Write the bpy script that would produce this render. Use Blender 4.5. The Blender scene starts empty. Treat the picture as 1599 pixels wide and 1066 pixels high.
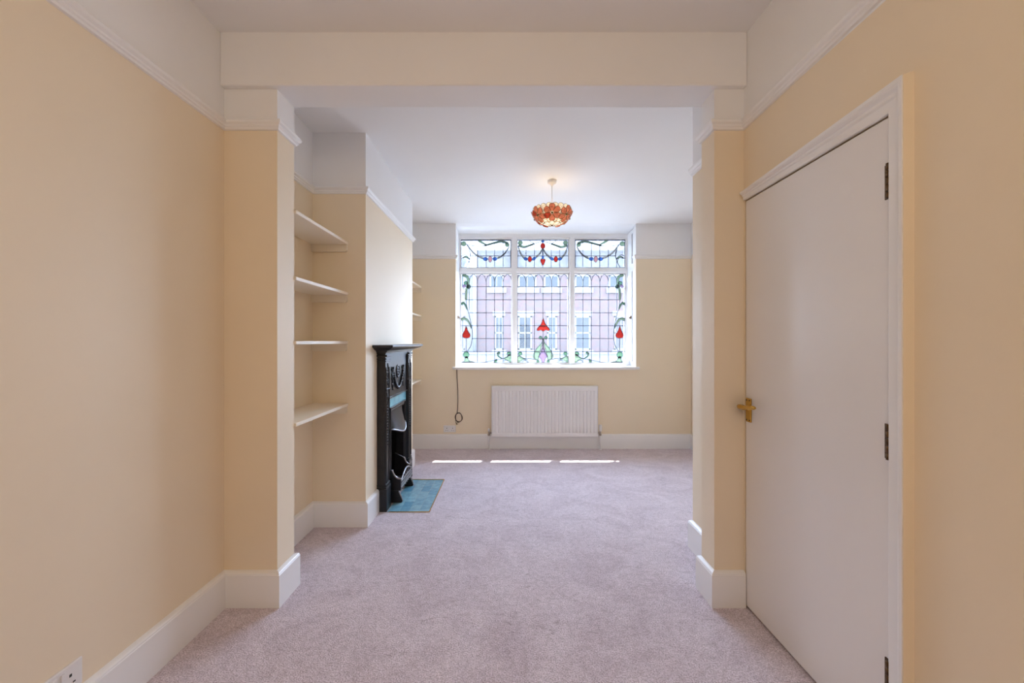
import bpy, bmesh, math, random
from mathutils import Vector, Matrix
random.seed(7)
C = bpy.context.scene.collection
SC = bpy.context.scene
PI = math.pi

# ------------------------------------------------------------------ camera
F_PX = 645.0
CAM_Z = 1.3
cam_d = bpy.data.cameras.new('camera')
cam_d.sensor_width = 36.0
cam_d.lens = 36.0 * F_PX / 1599.0
cam_d.shift_x = (799.5 - 794.0) / 1599.0
cam_d.shift_y = 0.0
cam_d.clip_start = 0.02
cam_d.clip_end = 300
cam = bpy.data.objects.new('camera', cam_d)
cam.location = (0, 0, CAM_Z)
cam.rotation_euler = (PI / 2, 0, 0)
C.objects.link(cam)
SC.camera = cam

# ------------------------------------------------------------------ world, sun, daylight, exposure
SC.view_settings.view_transform = 'Standard'
SC.view_settings.look = 'None'
SC.view_settings.gamma = 1.0
SC.view_settings.use_curve_mapping = False
SC.view_settings.exposure = 0.10
SC.cycles.max_bounces = 14
SC.cycles.diffuse_bounces = 8
SC.cycles.glossy_bounces = 4
SC.cycles.transparent_max_bounces = 24
SC.cycles.caustics_reflective = False
SC.cycles.caustics_refractive = False
SC.cycles.use_denoising = True
SC.cycles.sample_clamp_indirect = 6.0

SKY = 23.0
world = bpy.data.worlds.new('sky')
SC.world = world
world.use_nodes = True
bg = world.node_tree.nodes['Background']
bg.inputs[0].default_value = (0.69, 0.87, 1.16, 1)
bg.inputs[1].default_value = SKY

sun_d = bpy.data.lights.new('sun', 'SUN')
sun_d.energy = 22.0
sun_d.angle = math.radians(0.6)
sun_d.color = (1.0, 0.96, 0.9)
sun = bpy.data.objects.new('sun', sun_d)
C.objects.link(sun)
sun.rotation_euler = Vector((-0.326, -1.0, -2.06)).to_track_quat('-Z', 'Y').to_euler()

def area(name, loc, aim, sx, sy, power, color, portal=False):
    d = bpy.data.lights.new(name, 'AREA')
    d.shape = 'RECTANGLE'; d.size = sx; d.size_y = sy
    d.energy = power; d.color = color
    if portal:
        d.cycles.is_portal = True
    o = bpy.data.objects.new(name, d); C.objects.link(o)
    o.location = loc
    o.rotation_euler = Vector(aim).to_track_quat('-Z', 'Y').to_euler()
    return o
# sampling portal in the bay window
area('bay_window_portal', (0.453, 5.52, 1.83), (0, -1, 0), 2.3, 1.75, 1, (1, 1, 1), portal=True)
# warm fill light added behind the camera; the real source there is unseen
lamp_d = bpy.data.lights.new('rear_warm_fill', 'POINT')
lamp_d.energy = 24; lamp_d.color = (0.95, 0.82, 0.64); lamp_d.shadow_soft_size = 0.15
lamp = bpy.data.objects.new('rear_warm_fill', lamp_d); C.objects.link(lamp)
lamp.location = (-0.1, -0.7, 2.35)

# ------------------------------------------------------------------ materials
def new_mat(name):
    m = bpy.data.materials.new(name); m.use_nodes = True
    nt = m.node_tree
    return m, nt, nt.nodes['Principled BSDF']

def paint(name, col, rough=0.6, bump=0.0, bscale=60, var=0.02, vscale=3.0, metal=0.0, spec=0.5):
    m, nt, b = new_mat(name)
    tc = nt.nodes.new('ShaderNodeTexCoord')
    n = nt.nodes.new('ShaderNodeTexNoise'); n.inputs['Scale'].default_value = vscale
    n.inputs['Detail'].default_value = 3
    nt.links.new(tc.outputs['Object'], n.inputs['Vector'])
    r = nt.nodes.new('ShaderNodeValToRGB')
    r.color_ramp.elements[0].position = 0.3; r.color_ramp.elements[1].position = 0.7
    r.color_ramp.elements[0].color = tuple(max(0, c * (1 - var)) for c in col) + (1,)
    r.color_ramp.elements[1].color = tuple(min(1, c * (1 + var)) for c in col) + (1,)
    nt.links.new(n.outputs['Fac'], r.inputs['Fac'])
    nt.links.new(r.outputs['Color'], b.inputs['Base Color'])
    b.inputs['Roughness'].default_value = rough
    b.inputs['Metallic'].default_value = metal
    b.inputs['Specular IOR Level'].default_value = spec
    if bump > 0:
        n2 = nt.nodes.new('ShaderNodeTexNoise'); n2.inputs['Scale'].default_value = bscale
        n2.inputs['Detail'].default_value = 4
        nt.links.new(tc.outputs['Object'], n2.inputs['Vector'])
        bp = nt.nodes.new('ShaderNodeBump'); bp.inputs['Strength'].default_value = bump
        bp.inputs['Distance'].default_value = 0.004
        nt.links.new(n2.outputs['Fac'], bp.inputs['Height'])
        nt.links.new(bp.outputs['Normal'], b.inputs['Normal'])
    return m

M = {}
M['cream'] = paint('cream_wall_paint', (0.83, 0.715, 0.545), 0.55, 0.04, 90, 0.012, 2.0, spec=0.3)
M['white'] = paint('white_wall_paint', (0.85, 0.845, 0.845), 0.6, 0.04, 90, 0.01, 2.0, spec=0.3)
M['gloss'] = paint('white_gloss_paint', (0.85, 0.845, 0.845), 0.32, 0.02, 25, 0.01, 2.0)
M['doorwhite'] = paint('white_door_paint', (0.82, 0.80, 0.79), 0.30, 0.03, 12, 0.012, 2.0)
M['shelfpaint'] = paint('cream_shelf_paint', (0.84, 0.76, 0.63), 0.5, 0.02, 30, 0.01)
M['radiator'] = paint('radiator_enamel', (0.85, 0.84, 0.85), 0.3, 0, 1, 0.005)
M['iron'] = paint('black_cast_iron', (0.016, 0.015, 0.017), 0.30, 0.12, 120, 0.25, 20, spec=0.4)
M['polished'] = paint('burnished_cast_iron', (0.30, 0.29, 0.30), 0.33, 0.08, 80, 0.12, 14, metal=0.85)
M['soot'] = paint('sooty_fire_back', (0.012, 0.011, 0.011), 0.85, 0.2, 50, 0.3, 8)
M['brass'] = paint('polished_brass', (0.66, 0.42, 0.10), 0.22, 0, 1, 0.06, 30, metal=1.0)
M['hinge'] = paint('tarnished_brass', (0.13, 0.075, 0.035), 0.4, 0.1, 120, 0.5, 60, metal=0.7)
M['hinge_bright'] = paint('worn_bright_hinge_metal', (0.55, 0.43, 0.32), 0.35, 0, 1, 0.1, 40, metal=0.7)
M['dark'] = paint('dark_slot', (0.02, 0.018, 0.016), 0.7)
M['plastic'] = paint('white_plastic', (0.80, 0.78, 0.77), 0.3, 0, 1, 0.005)
M['cable'] = paint('brown_cable_rubber', (0.10, 0.065, 0.05), 0.5)
M['chrome'] = paint('dull_chrome', (0.42, 0.37, 0.33), 0.3, 0, 1, 0.2, 50, metal=0.8)
M['lead'] = paint('lead_came', (0.055, 0.058, 0.085), 0.55, 0, 1, 0.1, 40)
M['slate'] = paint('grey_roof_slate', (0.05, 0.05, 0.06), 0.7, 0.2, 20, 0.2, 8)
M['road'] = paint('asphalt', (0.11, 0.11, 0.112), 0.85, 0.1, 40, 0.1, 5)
M['pavement'] = paint('paving', (0.18, 0.178, 0.175), 0.8, 0.1, 20, 0.08, 5)
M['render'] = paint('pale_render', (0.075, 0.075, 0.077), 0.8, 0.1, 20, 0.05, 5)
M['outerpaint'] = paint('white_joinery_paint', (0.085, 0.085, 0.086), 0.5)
M['houseglass'] = paint('reflective_window_glass', (0.022, 0.025, 0.028), 0.08, 0, 1, 0.1, 2, spec=0.15)

def carpet():
    m, nt, b = new_mat('mauve_pink_carpet')
    L = nt.links.new
    tc = nt.nodes.new('ShaderNodeTexCoord')
    big = nt.nodes.new('ShaderNodeTexNoise'); big.inputs['Scale'].default_value = 3.2
    big.inputs['Detail'].default_value = 6; big.inputs['Roughness'].default_value = 0.62
    big.inputs['Distortion'].default_value = 1.6
    tuft = nt.nodes.new('ShaderNodeTexNoise'); tuft.inputs['Scale'].default_value = 170
    tuft.inputs['Detail'].default_value = 3
    mid = nt.nodes.new('ShaderNodeTexNoise'); mid.inputs['Scale'].default_value = 38
    mid.inputs['Detail'].default_value = 3
    for n in (big, tuft, mid):
        L(tc.outputs['Object'], n.inputs['Vector'])
    r1 = nt.nodes.new('ShaderNodeValToRGB')
    r1.color_ramp.elements[0].position = 0.34; r1.color_ramp.elements[1].position = 0.62
    r1.color_ramp.elements[0].color = (0.70, 0.61, 0.67, 1)
    r1.color_ramp.elements[1].color = (0.835, 0.75, 0.81, 1)
    L(big.outputs['Fac'], r1.inputs['Fac'])
    r2 = nt.nodes.new('ShaderNodeValToRGB')
    r2.color_ramp.elements[0].position = 0.30; r2.color_ramp.elements[1].position = 0.66
    r2.color_ramp.elements[0].color = (0.54, 0.49, 0.49, 1)
    r2.color_ramp.elements[1].color = (1.08, 1.08, 1.08, 1)
    L(tuft.outputs['Fac'], r2.inputs['Fac'])
    r3 = nt.nodes.new('ShaderNodeValToRGB')
    r3.color_ramp.elements[0].position = 0.35; r3.color_ramp.elements[1].position = 0.6
    r3.color_ramp.elements[0].color = (0.88, 0.87, 0.87, 1)
    r3.color_ramp.elements[1].color = (1.02, 1.02, 1.02, 1)
    L(mid.outputs['Fac'], r3.inputs['Fac'])
    a = nt.nodes.new('ShaderNodeMix'); a.data_type = 'RGBA'; a.blend_type = 'MULTIPLY'; a.inputs[0].default_value = 1
    L(r1.outputs['Color'], a.inputs[6]); L(r2.outputs['Color'], a.inputs[7])
    a2 = nt.nodes.new('ShaderNodeMix'); a2.data_type = 'RGBA'; a2.blend_type = 'MULTIPLY'; a2.inputs[0].default_value = 1
    L(a.outputs[2], a2.inputs[6]); L(r3.outputs['Color'], a2.inputs[7])
    # scuff marks where the pile has been trodden
    sc_ = nt.nodes.new('ShaderNodeTexNoise'); sc_.inputs['Scale'].default_value = 4.5; sc_.inputs['Detail'].default_value = 8
    sc_.inputs['Roughness'].default_value = 0.72; sc_.inputs['Distortion'].default_value = 3.0
    mpp = nt.nodes.new('ShaderNodeMapping'); mpp.inputs['Scale'].default_value = (1.0, 1.9, 1.0); mpp.inputs['Rotation'].default_value = (0, 0, 0.5)
    L(tc.outputs['Object'], mpp.inputs['Vector']); L(mpp.outputs['Vector'], sc_.inputs['Vector'])
    r4 = nt.nodes.new('ShaderNodeValToRGB')
    r4.color_ramp.elements[0].position = 0.585; r4.color_ramp.elements[1].position = 0.70
    r4.color_ramp.elements[0].color = (1, 1, 1, 1); r4.color_ramp.elements[1].color = (0.66, 0.62, 0.62, 1)
    L(sc_.outputs['Fac'], r4.inputs['Fac'])
    a3 = nt.nodes.new('ShaderNodeMix'); a3.data_type = 'RGBA'; a3.blend_type = 'MULTIPLY'; a3.inputs[0].default_value = 1
    L(a2.outputs[2], a3.inputs[6]); L(r4.outputs['Color'], a3.inputs[7])
    L(a3.outputs[2], b.inputs['Base Color'])
    b.inputs['Roughness'].default_value = 0.95
    b.inputs['Specular IOR Level'].default_value = 0.1
    b.inputs['Sheen Weight'].default_value = 0.25
    b.inputs['Sheen Roughness'].default_value = 0.5
    add = nt.nodes.new('ShaderNodeMath'); add.operation = 'MULTIPLY_ADD'; add.inputs[1].default_value = 0.6
    L(mid.outputs['Fac'], add.inputs[0]); L(tuft.outputs['Fac'], add.inputs[2])
    bp = nt.nodes.new('ShaderNodeBump'); bp.inputs['Strength'].default_value = 0.7; bp.inputs['Distance'].default_value = 0.008
    L(add.outputs[0], bp.inputs['Height']); L(bp.outputs['Normal'], b.inputs['Normal'])
    return m
M['carpet'] = carpet()

def tiles(name, c1, c2, cm, w, h, rough=0.12, rot=0.0, plane='XY', offset=0.5):
    m, nt, b = new_mat(name)
    L = nt.links.new
    tc = nt.nodes.new('ShaderNodeTexCoord')
    mp = nt.nodes.new('ShaderNodeMapping')
    if plane == 'YZ':
        sx = nt.nodes.new('ShaderNodeSeparateXYZ'); cx = nt.nodes.new('ShaderNodeCombineXYZ')
        L(tc.outputs['Object'], sx.inputs[0]); L(sx.outputs['Y'], cx.inputs['X']); L(sx.outputs['Z'], cx.inputs['Y'])
        L(cx.outputs[0], mp.inputs['Vector'])
    elif plane == 'XZ':
        sx = nt.nodes.new('ShaderNodeSeparateXYZ'); cx = nt.nodes.new('ShaderNodeCombineXYZ')
        L(tc.outputs['Object'], sx.inputs[0]); L(sx.outputs['X'], cx.inputs['X']); L(sx.outputs['Z'], cx.inputs['Y'])
        L(cx.outputs[0], mp.inputs['Vector'])
    else:
        L(tc.outputs['Object'], mp.inputs['Vector'])
    mp.inputs['Rotation'].default_value = (0, 0, rot)
    br = nt.nodes.new('ShaderNodeTexBrick')
    br.offset = offset
    br.inputs['Color1'].default_value = c1 + (1,); br.inputs['Color2'].default_value = c2 + (1,)
    br.inputs['Mortar'].default_value = cm + (1,)
    br.inputs['Scale'].default_value = 1.0
    br.inputs['Brick Width'].default_value = w; br.inputs['Row Height'].default_value = h
    br.inputs['Mortar Size'].default_value = min(w, h) * 0.03
    br.inputs['Bias'].default_value = 0.0
    L(mp.outputs['Vector'], br.inputs['Vector'])
    n = nt.nodes.new('ShaderNodeTexNoise'); n.inputs['Scale'].default_value = 2.2 / min(w, h)
    n.inputs['Detail'].default_value = 4
    L(tc.outputs['Object'], n.inputs['Vector'])
    r = nt.nodes.new('ShaderNodeValToRGB')
    r.color_ramp.elements[0].position = 0.3; r.color_ramp.elements[1].position = 0.7
    r.color_ramp.elements[0].color = (0.78, 0.78, 0.8, 1); r.color_ramp.elements[1].color = (1.1, 1.1, 1.08, 1)
    L(n.outputs['Fac'], r.inputs['Fac'])
    a = nt.nodes.new('ShaderNodeMix'); a.data_type = 'RGBA'; a.blend_type = 'MULTIPLY'; a.inputs[0].default_value = 1
    L(br.outputs['Color'], a.inputs[6]); L(r.outputs['Color'], a.inputs[7])
    L(a.outputs[2], b.inputs['Base Color'])
    b.inputs['Roughness'].default_value = rough
    bp = nt.nodes.new('ShaderNodeBump'); bp.inputs['Strength'].default_value = 0.4; bp.inputs['Distance'].default_value = 0.003
    bp.invert = True
    L(br.outputs['Fac'], bp.inputs['Height']); L(bp.outputs['Normal'], b.inputs['Normal'])
    return m
M['hearthtile'] = tiles('turquoise_glazed_hearth_tiles', (0.13, 0.34, 0.48), (0.27, 0.51, 0.61), (0.25, 0.43, 0.51), 0.152, 0.076, 0.12, PI / 2)
M['sliptile'] = tiles('turquoise_glazed_slip_tiles', (0.14, 0.40, 0.50), (0.24, 0.52, 0.60), (0.2, 0.4, 0.45), 0.152, 0.152, 0.1, 0, 'YZ', 0.0)
M['brick'] = tiles('red_brown_brick', (0.062, 0.028, 0.023), (0.042, 0.029, 0.029), (0.050, 0.044, 0.042), 0.225, 0.075, 0.85, 0, 'XZ')

def glass(name, tint, trans=0.8, milk=0.12, gloss=0.06, ripple=0.0, scale=20):
    """flat leaded glass: mostly see-through, a little translucent scatter, a faint reflection"""
    m = bpy.data.materials.new(name); m.use_nodes = True
    nt = m.node_tree; L = nt.links.new
    nt.nodes.remove(nt.nodes['Principled BSDF'])
    out = nt.nodes['Material Output']
    t = nt.nodes.new('ShaderNodeBsdfTransparent')
    tl = nt.nodes.new('ShaderNodeBsdfTranslucent')
    g = nt.nodes.new('ShaderNodeBsdfGlossy'); g.inputs['Roughness'].default_value = 0.28
    tc = nt.nodes.new('ShaderNodeTexCoord')
    n = nt.nodes.new('ShaderNodeTexNoise'); n.inputs['Scale'].default_value = scale; n.inputs['Detail'].default_value = 3
    L(tc.outputs['Object'], n.inputs['Vector'])
    r = nt.nodes.new('ShaderNodeValToRGB')
    r.color_ramp.elements[0].position = 0.3; r.color_ramp.elements[1].position = 0.7
    r.color_ramp.elements[0].color = tuple(c * (1 - ripple) for c in tint) + (1,)
    r.color_ramp.elements[1].color = tuple(min(1, c * (1 + ripple)) for c in tint) + (1,)
    L(n.outputs['Fac'], r.inputs['Fac'])
    L(r.outputs['Color'], t.inputs['Color']); L(r.outputs['Color'], tl.inputs['Color'])
    m1 = nt.nodes.new('ShaderNodeMixShader'); m1.inputs[0].default_value = milk
    L(t.outputs[0], m1.inputs[1]); L(tl.outputs[0], m1.inputs[2])
    m2 = nt.nodes.new('ShaderNodeMixShader'); m2.inputs[0].default_value = gloss
    L(m1.outputs[0], m2.inputs[1]); L(g.outputs[0], m2.inputs[2])
    L(m2.outputs[0], out.inputs['Surface'])
    return m
M['clear'] = glass('clear_leaded_glass', (0.95, 0.965, 0.985), milk=0.01, gloss=0.008, ripple=0.03, scale=30)
M['top'] = glass('obscure_white_cathedral_glass', (0.43, 0.432, 0.438), milk=0.30, gloss=0.008, ripple=0.05, scale=30)
OPAL = 1 / 8.6
def opal(name, look, var=0.1, through=0.012, gain=1.0):
    """dense opalescent stained glass: glows evenly with the daylight behind it"""
    c = tuple(x * OPAL * gain for x in look)
    m = bpy.data.materials.new(name); m.use_nodes = True
    nt = m.node_tree; L = nt.links.new
    nt.nodes.remove(nt.nodes['Principled BSDF'])
    out = nt.nodes['Material Output']
    tl = nt.nodes.new('ShaderNodeBsdfTranslucent'); t = nt.nodes.new('ShaderNodeBsdfTransparent')
    tc = nt.nodes.new('ShaderNodeTexCoord')
    n = nt.nodes.new('ShaderNodeTexNoise'); n.inputs['Scale'].default_value = 60; n.inputs['Detail'].default_value = 3
    L(tc.outputs['Object'], n.inputs['Vector'])
    r = nt.nodes.new('ShaderNodeValToRGB')
    r.color_ramp.elements[0].position = 0.3; r.color_ramp.elements[1].position = 0.7
    r.color_ramp.elements[0].color = tuple(x * (1 - var) for x in c) + (1,)
    r.color_ramp.elements[1].color = tuple(x * (1 + var) for x in c) + (1,)
    L(n.outputs['Fac'], r.inputs['Fac']); L(r.outputs['Color'], tl.inputs['Color'])
    mx = max(look); t.inputs['Color'].default_value = tuple(x / mx for x in look) + (1,)
    m1 = nt.nodes.new('ShaderNodeMixShader'); m1.inputs[0].default_value = through
    L(tl.outputs[0], m1.inputs[1]); L(t.outputs[0], m1.inputs[2]); L(m1.outputs[0], out.inputs['Surface'])
    return m
M['g_red'] = opal('red_stained_glass', (0.75, 0.05, 0.035), 0.35)
M['g_pink'] = opal('pink_stained_glass', (0.80, 0.36, 0.34), 0.2)
M['g_green'] = opal('pale_green_stained_glass', (0.52, 0.70, 0.44), 0.1)
M['g_dgreen'] = opal('deep_green_stained_glass', (0.27, 0.50, 0.29), 0.15)
M['g_blue'] = opal('blue_stained_glass', (0.09, 0.24, 0.72), 0.2)
M['g_mauve'] = opal('mauve_stained_glass', (0.62, 0.40, 0.60), 0.1)
M['g_cream'] = opal('cream_stained_glass', (0.80, 0.72, 0.58), 0.06)
M['g_red_top'] = opal('red_stained_glass_in_top_lights', (0.75, 0.05, 0.035), 0.35, gain=5.0)
M['g_pink_top'] = opal('pink_stained_glass_in_top_lights', (0.80, 0.36, 0.34), 0.2, gain=5.0)
M['g_green_top'] = opal('pale_green_stained_glass_in_top_lights', (0.52, 0.70, 0.44), 0.1, gain=5.0)
M['g_dgreen_top'] = opal('deep_green_stained_glass_in_top_lights', (0.27, 0.50, 0.29), 0.15, gain=5.0)
M['g_blue_top'] = opal('blue_stained_glass_in_top_lights', (0.09, 0.24, 0.72), 0.2, gain=5.0)
M['g_mauve_top'] = opal('mauve_stained_glass_in_top_lights', (0.62, 0.40, 0.60), 0.1, gain=5.0)
M['g_cream_top'] = opal('cream_stained_glass_in_top_lights', (0.80, 0.72, 0.58), 0.06, gain=5.0)
M['g_tint'] = glass('grey_pink_cathedral_glass', (0.74, 0.70, 0.69), milk=0.03, gloss=0.03, ripple=0.05, scale=60)

def shell(name, col, tr=0.6):
    m = bpy.data.materials.new(name); m.use_nodes = True
    nt = m.node_tree; L = nt.links.new
    b = nt.nodes['Principled BSDF']; out = nt.nodes['Material Output']
    tc = nt.nodes.new('ShaderNodeTexCoord')
    n = nt.nodes.new('ShaderNodeTexNoise'); n.inputs['Scale'].default_value = 45; n.inputs['Detail'].default_value = 3
    L(tc.outputs['Object'], n.inputs['Vector'])
    r = nt.nodes.new('ShaderNodeValToRGB')
    r.color_ramp.elements[0].position = 0.3; r.color_ramp.elements[1].position = 0.7
    r.color_ramp.elements[0].color = tuple(c * 0.72 for c in col) + (1,)
    r.color_ramp.elements[1].color = tuple(min(1, c * 1.2) for c in col) + (1,)
    L(n.outputs['Fac'], r.inputs['Fac'])
    L(r.outputs['Color'], b.inputs['Base Color']); b.inputs['Roughness'].default_value = 0.25
    tl = nt.nodes.new('ShaderNodeBsdfTranslucent'); L(r.outputs['Color'], tl.inputs['Color'])
    mx = nt.nodes.new('ShaderNodeMixShader'); mx.inputs[0].default_value = tr
    L(b.outputs[0], mx.inputs[1]); L(tl.outputs[0], mx.inputs[2]); L(mx.outputs[0], out.inputs['Surface'])
    return m
M['petal'] = shell('orange_capiz_shell', (0.80, 0.27, 0.16))
M['petal_red'] = shell('deep_red_capiz_shell', (0.62, 0.08, 0.04))
M['capiz'] = shell('pearl_capiz_shell', (0.90, 0.80, 0.68))
M['petalbrass'] = paint('antique_brass_wire', (0.20, 0.13, 0.05), 0.4, 0, 1, 0.2, 40, metal=0.8)
def glow(name, col, s):
    m = bpy.data.materials.new(name); m.use_nodes = True
    nt = m.node_tree
    b = nt.nodes['Principled BSDF']
    b.inputs['Base Color'].default_value = (1, 0.95, 0.9, 1)
    b.inputs['Emission Color'].default_value = col + (1,); b.inputs['Emission Strength'].default_value = s
    return m
M['bulb'] = glow('lit_bulb_glass', (1.0, 0.82, 0.55), 14.0)

# ------------------------------------------------------------------ mesh builder
class MB:
    def __init__(s):
        s.v = []; s.f = []; s.m = []; s.sm = []
    def add(s, vs, fs, mi=0, smooth=False):
        o = len(s.v); s.v += [tuple(p) for p in vs]
        for f in fs:
            s.f.append([o + i for i in f]); s.m.append(mi); s.sm.append(smooth)
        return s
    def box(s, x0, x1, y0, y1, z0, z1, mi=0):
        vs = [(x, y, z) for z in (z0, z1) for y in (y0, y1) for x in (x0, x1)]
        return s.add(vs, [(0, 2, 3, 1), (4, 5, 7, 6), (0, 1, 5, 4), (2, 6, 7, 3), (0, 4, 6, 2), (1, 3, 7, 5)], mi)
    def hexa(s, p, mi=0):
        """8 points: bottom ring (4), top ring (4)"""
        return s.add(p, [(3, 2, 1, 0), (4, 5, 6, 7), (0, 1, 5, 4), (1, 2, 6, 5), (2, 3, 7, 6), (3, 0, 4, 7)], mi)
    def cham(s, x0, x1, y0, y1, z0, z1, c, mi=0):
        """box with chamfered edges"""
        bm = bmesh.new()
        bmesh.ops.create_cube(bm, size=1)
        for v in bm.verts:
            v.co = Vector(((x0 + x1) / 2 + v.co.x * (x1 - x0), (y0 + y1) / 2 + v.co.y * (y1 - y0), (z0 + z1) / 2 + v.co.z * (z1 - z0)))
        bmesh.ops.bevel(bm, geom=list(bm.edges), offset=c, segments=2, affect='EDGES', profile=0.5)
        s.frombm(bm, mi); return s
    def frombm(s, bm, mi=0, smooth=False):
        bm.verts.index_update()
        s.add([v.co for v in bm.verts], [[v.index for v in f.verts] for f in bm.faces], mi, smooth)
        bm.free()
    def prism(s, poly, axis, a0, a1, mi=0, smooth=False):
        """poly: 2-D points in the two other axes (in xyz order), extruded along axis"""
        n = len(poly)
        def P(p, a):
            if axis == 'x': return (a, p[0], p[1])
            if axis == 'y': return (p[0], a, p[1])
            return (p[0], p[1], a)
        vs = [P(p, a0) for p in poly] + [P(p, a1) for p in poly]
        fs = [[i, (i + 1) % n, n + (i + 1) % n, n + i] for i in range(n)]
        s.add(vs, fs, mi, smooth)
        s.add([P(p, a0) for p in poly], [list(range(n))[::-1]], mi)
        s.add([P(p, a1) for p in poly], [list(range(n))], mi)
        return s
    def tube(s, pts, r, n=8, mi=0, cap=True, radii=None):
        pts = [Vector(p) for p in pts]
        rings = []
        up = None
        for i, p in enumerate(pts):
            t = (pts[min(i + 1, len(pts) - 1)] - pts[max(i - 1, 0)])
            t = t.normalized() if t.length > 0 else Vector((0, 0, 1))
            if up is None:
                up = Vector((0, 0, 1)) if abs(t.z) < 0.9 else Vector((1, 0, 0))
            a = up - t * up.dot(t)
            if a.length < 1e-4:
                a = t.orthogonal()
            a.normalize(); up = a; b = t.cross(a)
            rr = radii[i] if radii else r
            rings.append([p + (a * math.cos(2 * PI * k / n) + b * math.sin(2 * PI * k / n)) * rr for k in range(n)])
        vs = [q for g in rings for q in g]
        fs = [[i * n + k, i * n + (k + 1) % n, (i + 1) * n + (k + 1) % n, (i + 1) * n + k] for i in range(len(rings) - 1) for k in range(n)]
        s.add(vs, fs, mi, True)
        if cap:
            s.add(rings[0], [list(range(n))[::-1]], mi); s.add(rings[-1], [list(range(n))], mi)
        return s
    def lathe(s, prof, c, n=24, mi=0, smooth=True, axis='z'):
        vs = []
        for r, h in prof:
            for k in range(n):
                a = 2 * PI * k / n
                if axis == 'z': vs.append((c[0] + r * math.cos(a), c[1] + r * math.sin(a), c[2] + h))
                elif axis == 'x': vs.append((c[0] + h, c[1] + r * math.cos(a), c[2] + r * math.sin(a)))
                else: vs.append((c[0] + r * math.cos(a), c[1] + h, c[2] + r * math.sin(a)))
        fs = [[i * n + k, i * n + (k + 1) % n, (i + 1) * n + (k + 1) % n, (i + 1) * n + k] for i in range(len(prof) - 1) for k in range(n)]
        return s.add(vs, fs, mi, smooth)
    def sphere(s, c, rx, ry=None, rz=None, n=10, mi=0):
        ry = ry or rx; rz = rz or rx
        bm = bmesh.new(); bmesh.ops.create_uvsphere(bm, u_segments=n, v_segments=max(6, n // 2 + 2), radius=1)
        for v in bm.verts:
            v.co = Vector((c[0] + v.co.x * rx, c[1] + v.co.y * ry, c[2] + v.co.z * rz))
        s.frombm(bm, mi, True); return s
    def sweep(s, path, prof, mi=0, zs=None):
        """profile (offset to the right of travel, z) swept along an XY polyline with mitred corners"""
        n = len(path); rings = []
        for i in range(n):
            p = Vector(path[i][:2])
            d0 = (Vector(path[i][:2]) - Vector(path[i - 1][:2])).normalized() if i > 0 else None
            d1 = (Vector(path[i + 1][:2]) - Vector(path[i][:2])).normalized() if i < n - 1 else None
            if d0 is None: d0 = d1
            if d1 is None: d1 = d0
            n0 = Vector((d0.y, -d0.x)); n1 = Vector((d1.y, -d1.x))
            m = n0 + n1; m = m / m.length
            k = 1.0 / max(0.2, m.dot(n0))
            dz = path[i][2] if len(path[i]) > 2 else 0.0
            rings.append([(p.x + m.x * k * o, p.y + m.y * k * o, z + dz) for o, z in prof])
        w = len(prof)
        vs = [q for r in rings for q in r]
        fs = [[i * w + j, i * w + (j + 1) % w, (i + 1) * w + (j + 1) % w, (i + 1) * w + j] for i in range(n - 1) for j in range(w)]
        fs.append(list(range(w))[::-1]); fs.append([(n - 1) * w + j for j in range(w)])
        return s.add(vs, fs, mi)
    def build(s, name, mats, parent=None, bevel=0.0, loc=None):
        me = bpy.data.meshes.new(name)
        off = Vector(loc) if loc else Vector((0, 0, 0))
        me.from_pydata([tuple(Vector(v) - off) for v in s.v], [], s.f)
        if not isinstance(mats, (list, tuple)): mats = [mats]
        for m in mats: me.materials.append(m)
        for p, mi, sm in zip(me.polygons, s.m, s.sm):
            p.material_index = mi; p.use_smooth = sm
        bm = bmesh.new(); bm.from_mesh(me)
        bmesh.ops.remove_doubles(bm, verts=bm.verts, dist=1e-6)
        bmesh.ops.recalc_face_normals(bm, faces=bm.faces)
        bm.to_mesh(me); bm.free(); me.update()
        o = bpy.data.objects.new(name, me); C.objects.link(o)
        o.location = off
        if parent is not None:
            o.parent = parent
            o.location = off - Vector(world_loc(parent))
        if bevel > 0:
            b = o.modifiers.new('bevel', 'BEVEL'); b.width = bevel; b.segments = 2; b.limit_method = 'ANGLE'
            b.angle_limit = math.radians(40)
        return o

def world_loc(o):
    p = Vector(o.location)
    while o.parent is not None:
        o = o.parent; p += Vector(o.location)
    return p

def empty(name, loc):
    o = bpy.data.objects.new(name, None); C.objects.link(o)
    o.location = loc; o.empty_display_size = 0.1
    return o
def tag(o, label, cat, group=None):
    o['label'] = label; o['category'] = cat
    if group: o['group'] = group
    return o
def struct(o, label, cat):
    o['kind'] = 'structure'; o['label'] = label; o['category'] = cat
    return o
def copy_tree(o, off, parent=None):
    c = o.copy(); C.objects.link(c)
    if parent is None:
        c.location = Vector(o.location) + Vector(off)
    else:
        c.parent = parent
    for ch in o.children:
        copy_tree(ch, off, c)
    return c

def spline(pts, k=6, closed=False):
    """Catmull-Rom through 2-D points"""
    P = [Vector(p) for p in pts]; n = len(P); out = []
    if n < 3 and not closed: return [tuple(p) for p in P]
    rng = n if closed else n - 1
    for i in range(rng):
        if closed: a, b, c, d = P[(i - 1) % n], P[i], P[(i + 1) % n], P[(i + 2) % n]
        else: a, b, c, d = P[max(i - 1, 0)], P[i], P[i + 1], P[min(i + 2, n - 1)]
        for j in range(k):
            t = j / k
            out.append(tuple(0.5 * ((2 * b) + (c - a) * t + (2 * a - 5 * b + 4 * c - d) * t * t + (3 * b - a - 3 * c + d) * t ** 3)))
    if not closed: out.append(tuple(P[-1]))
    return out

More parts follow.
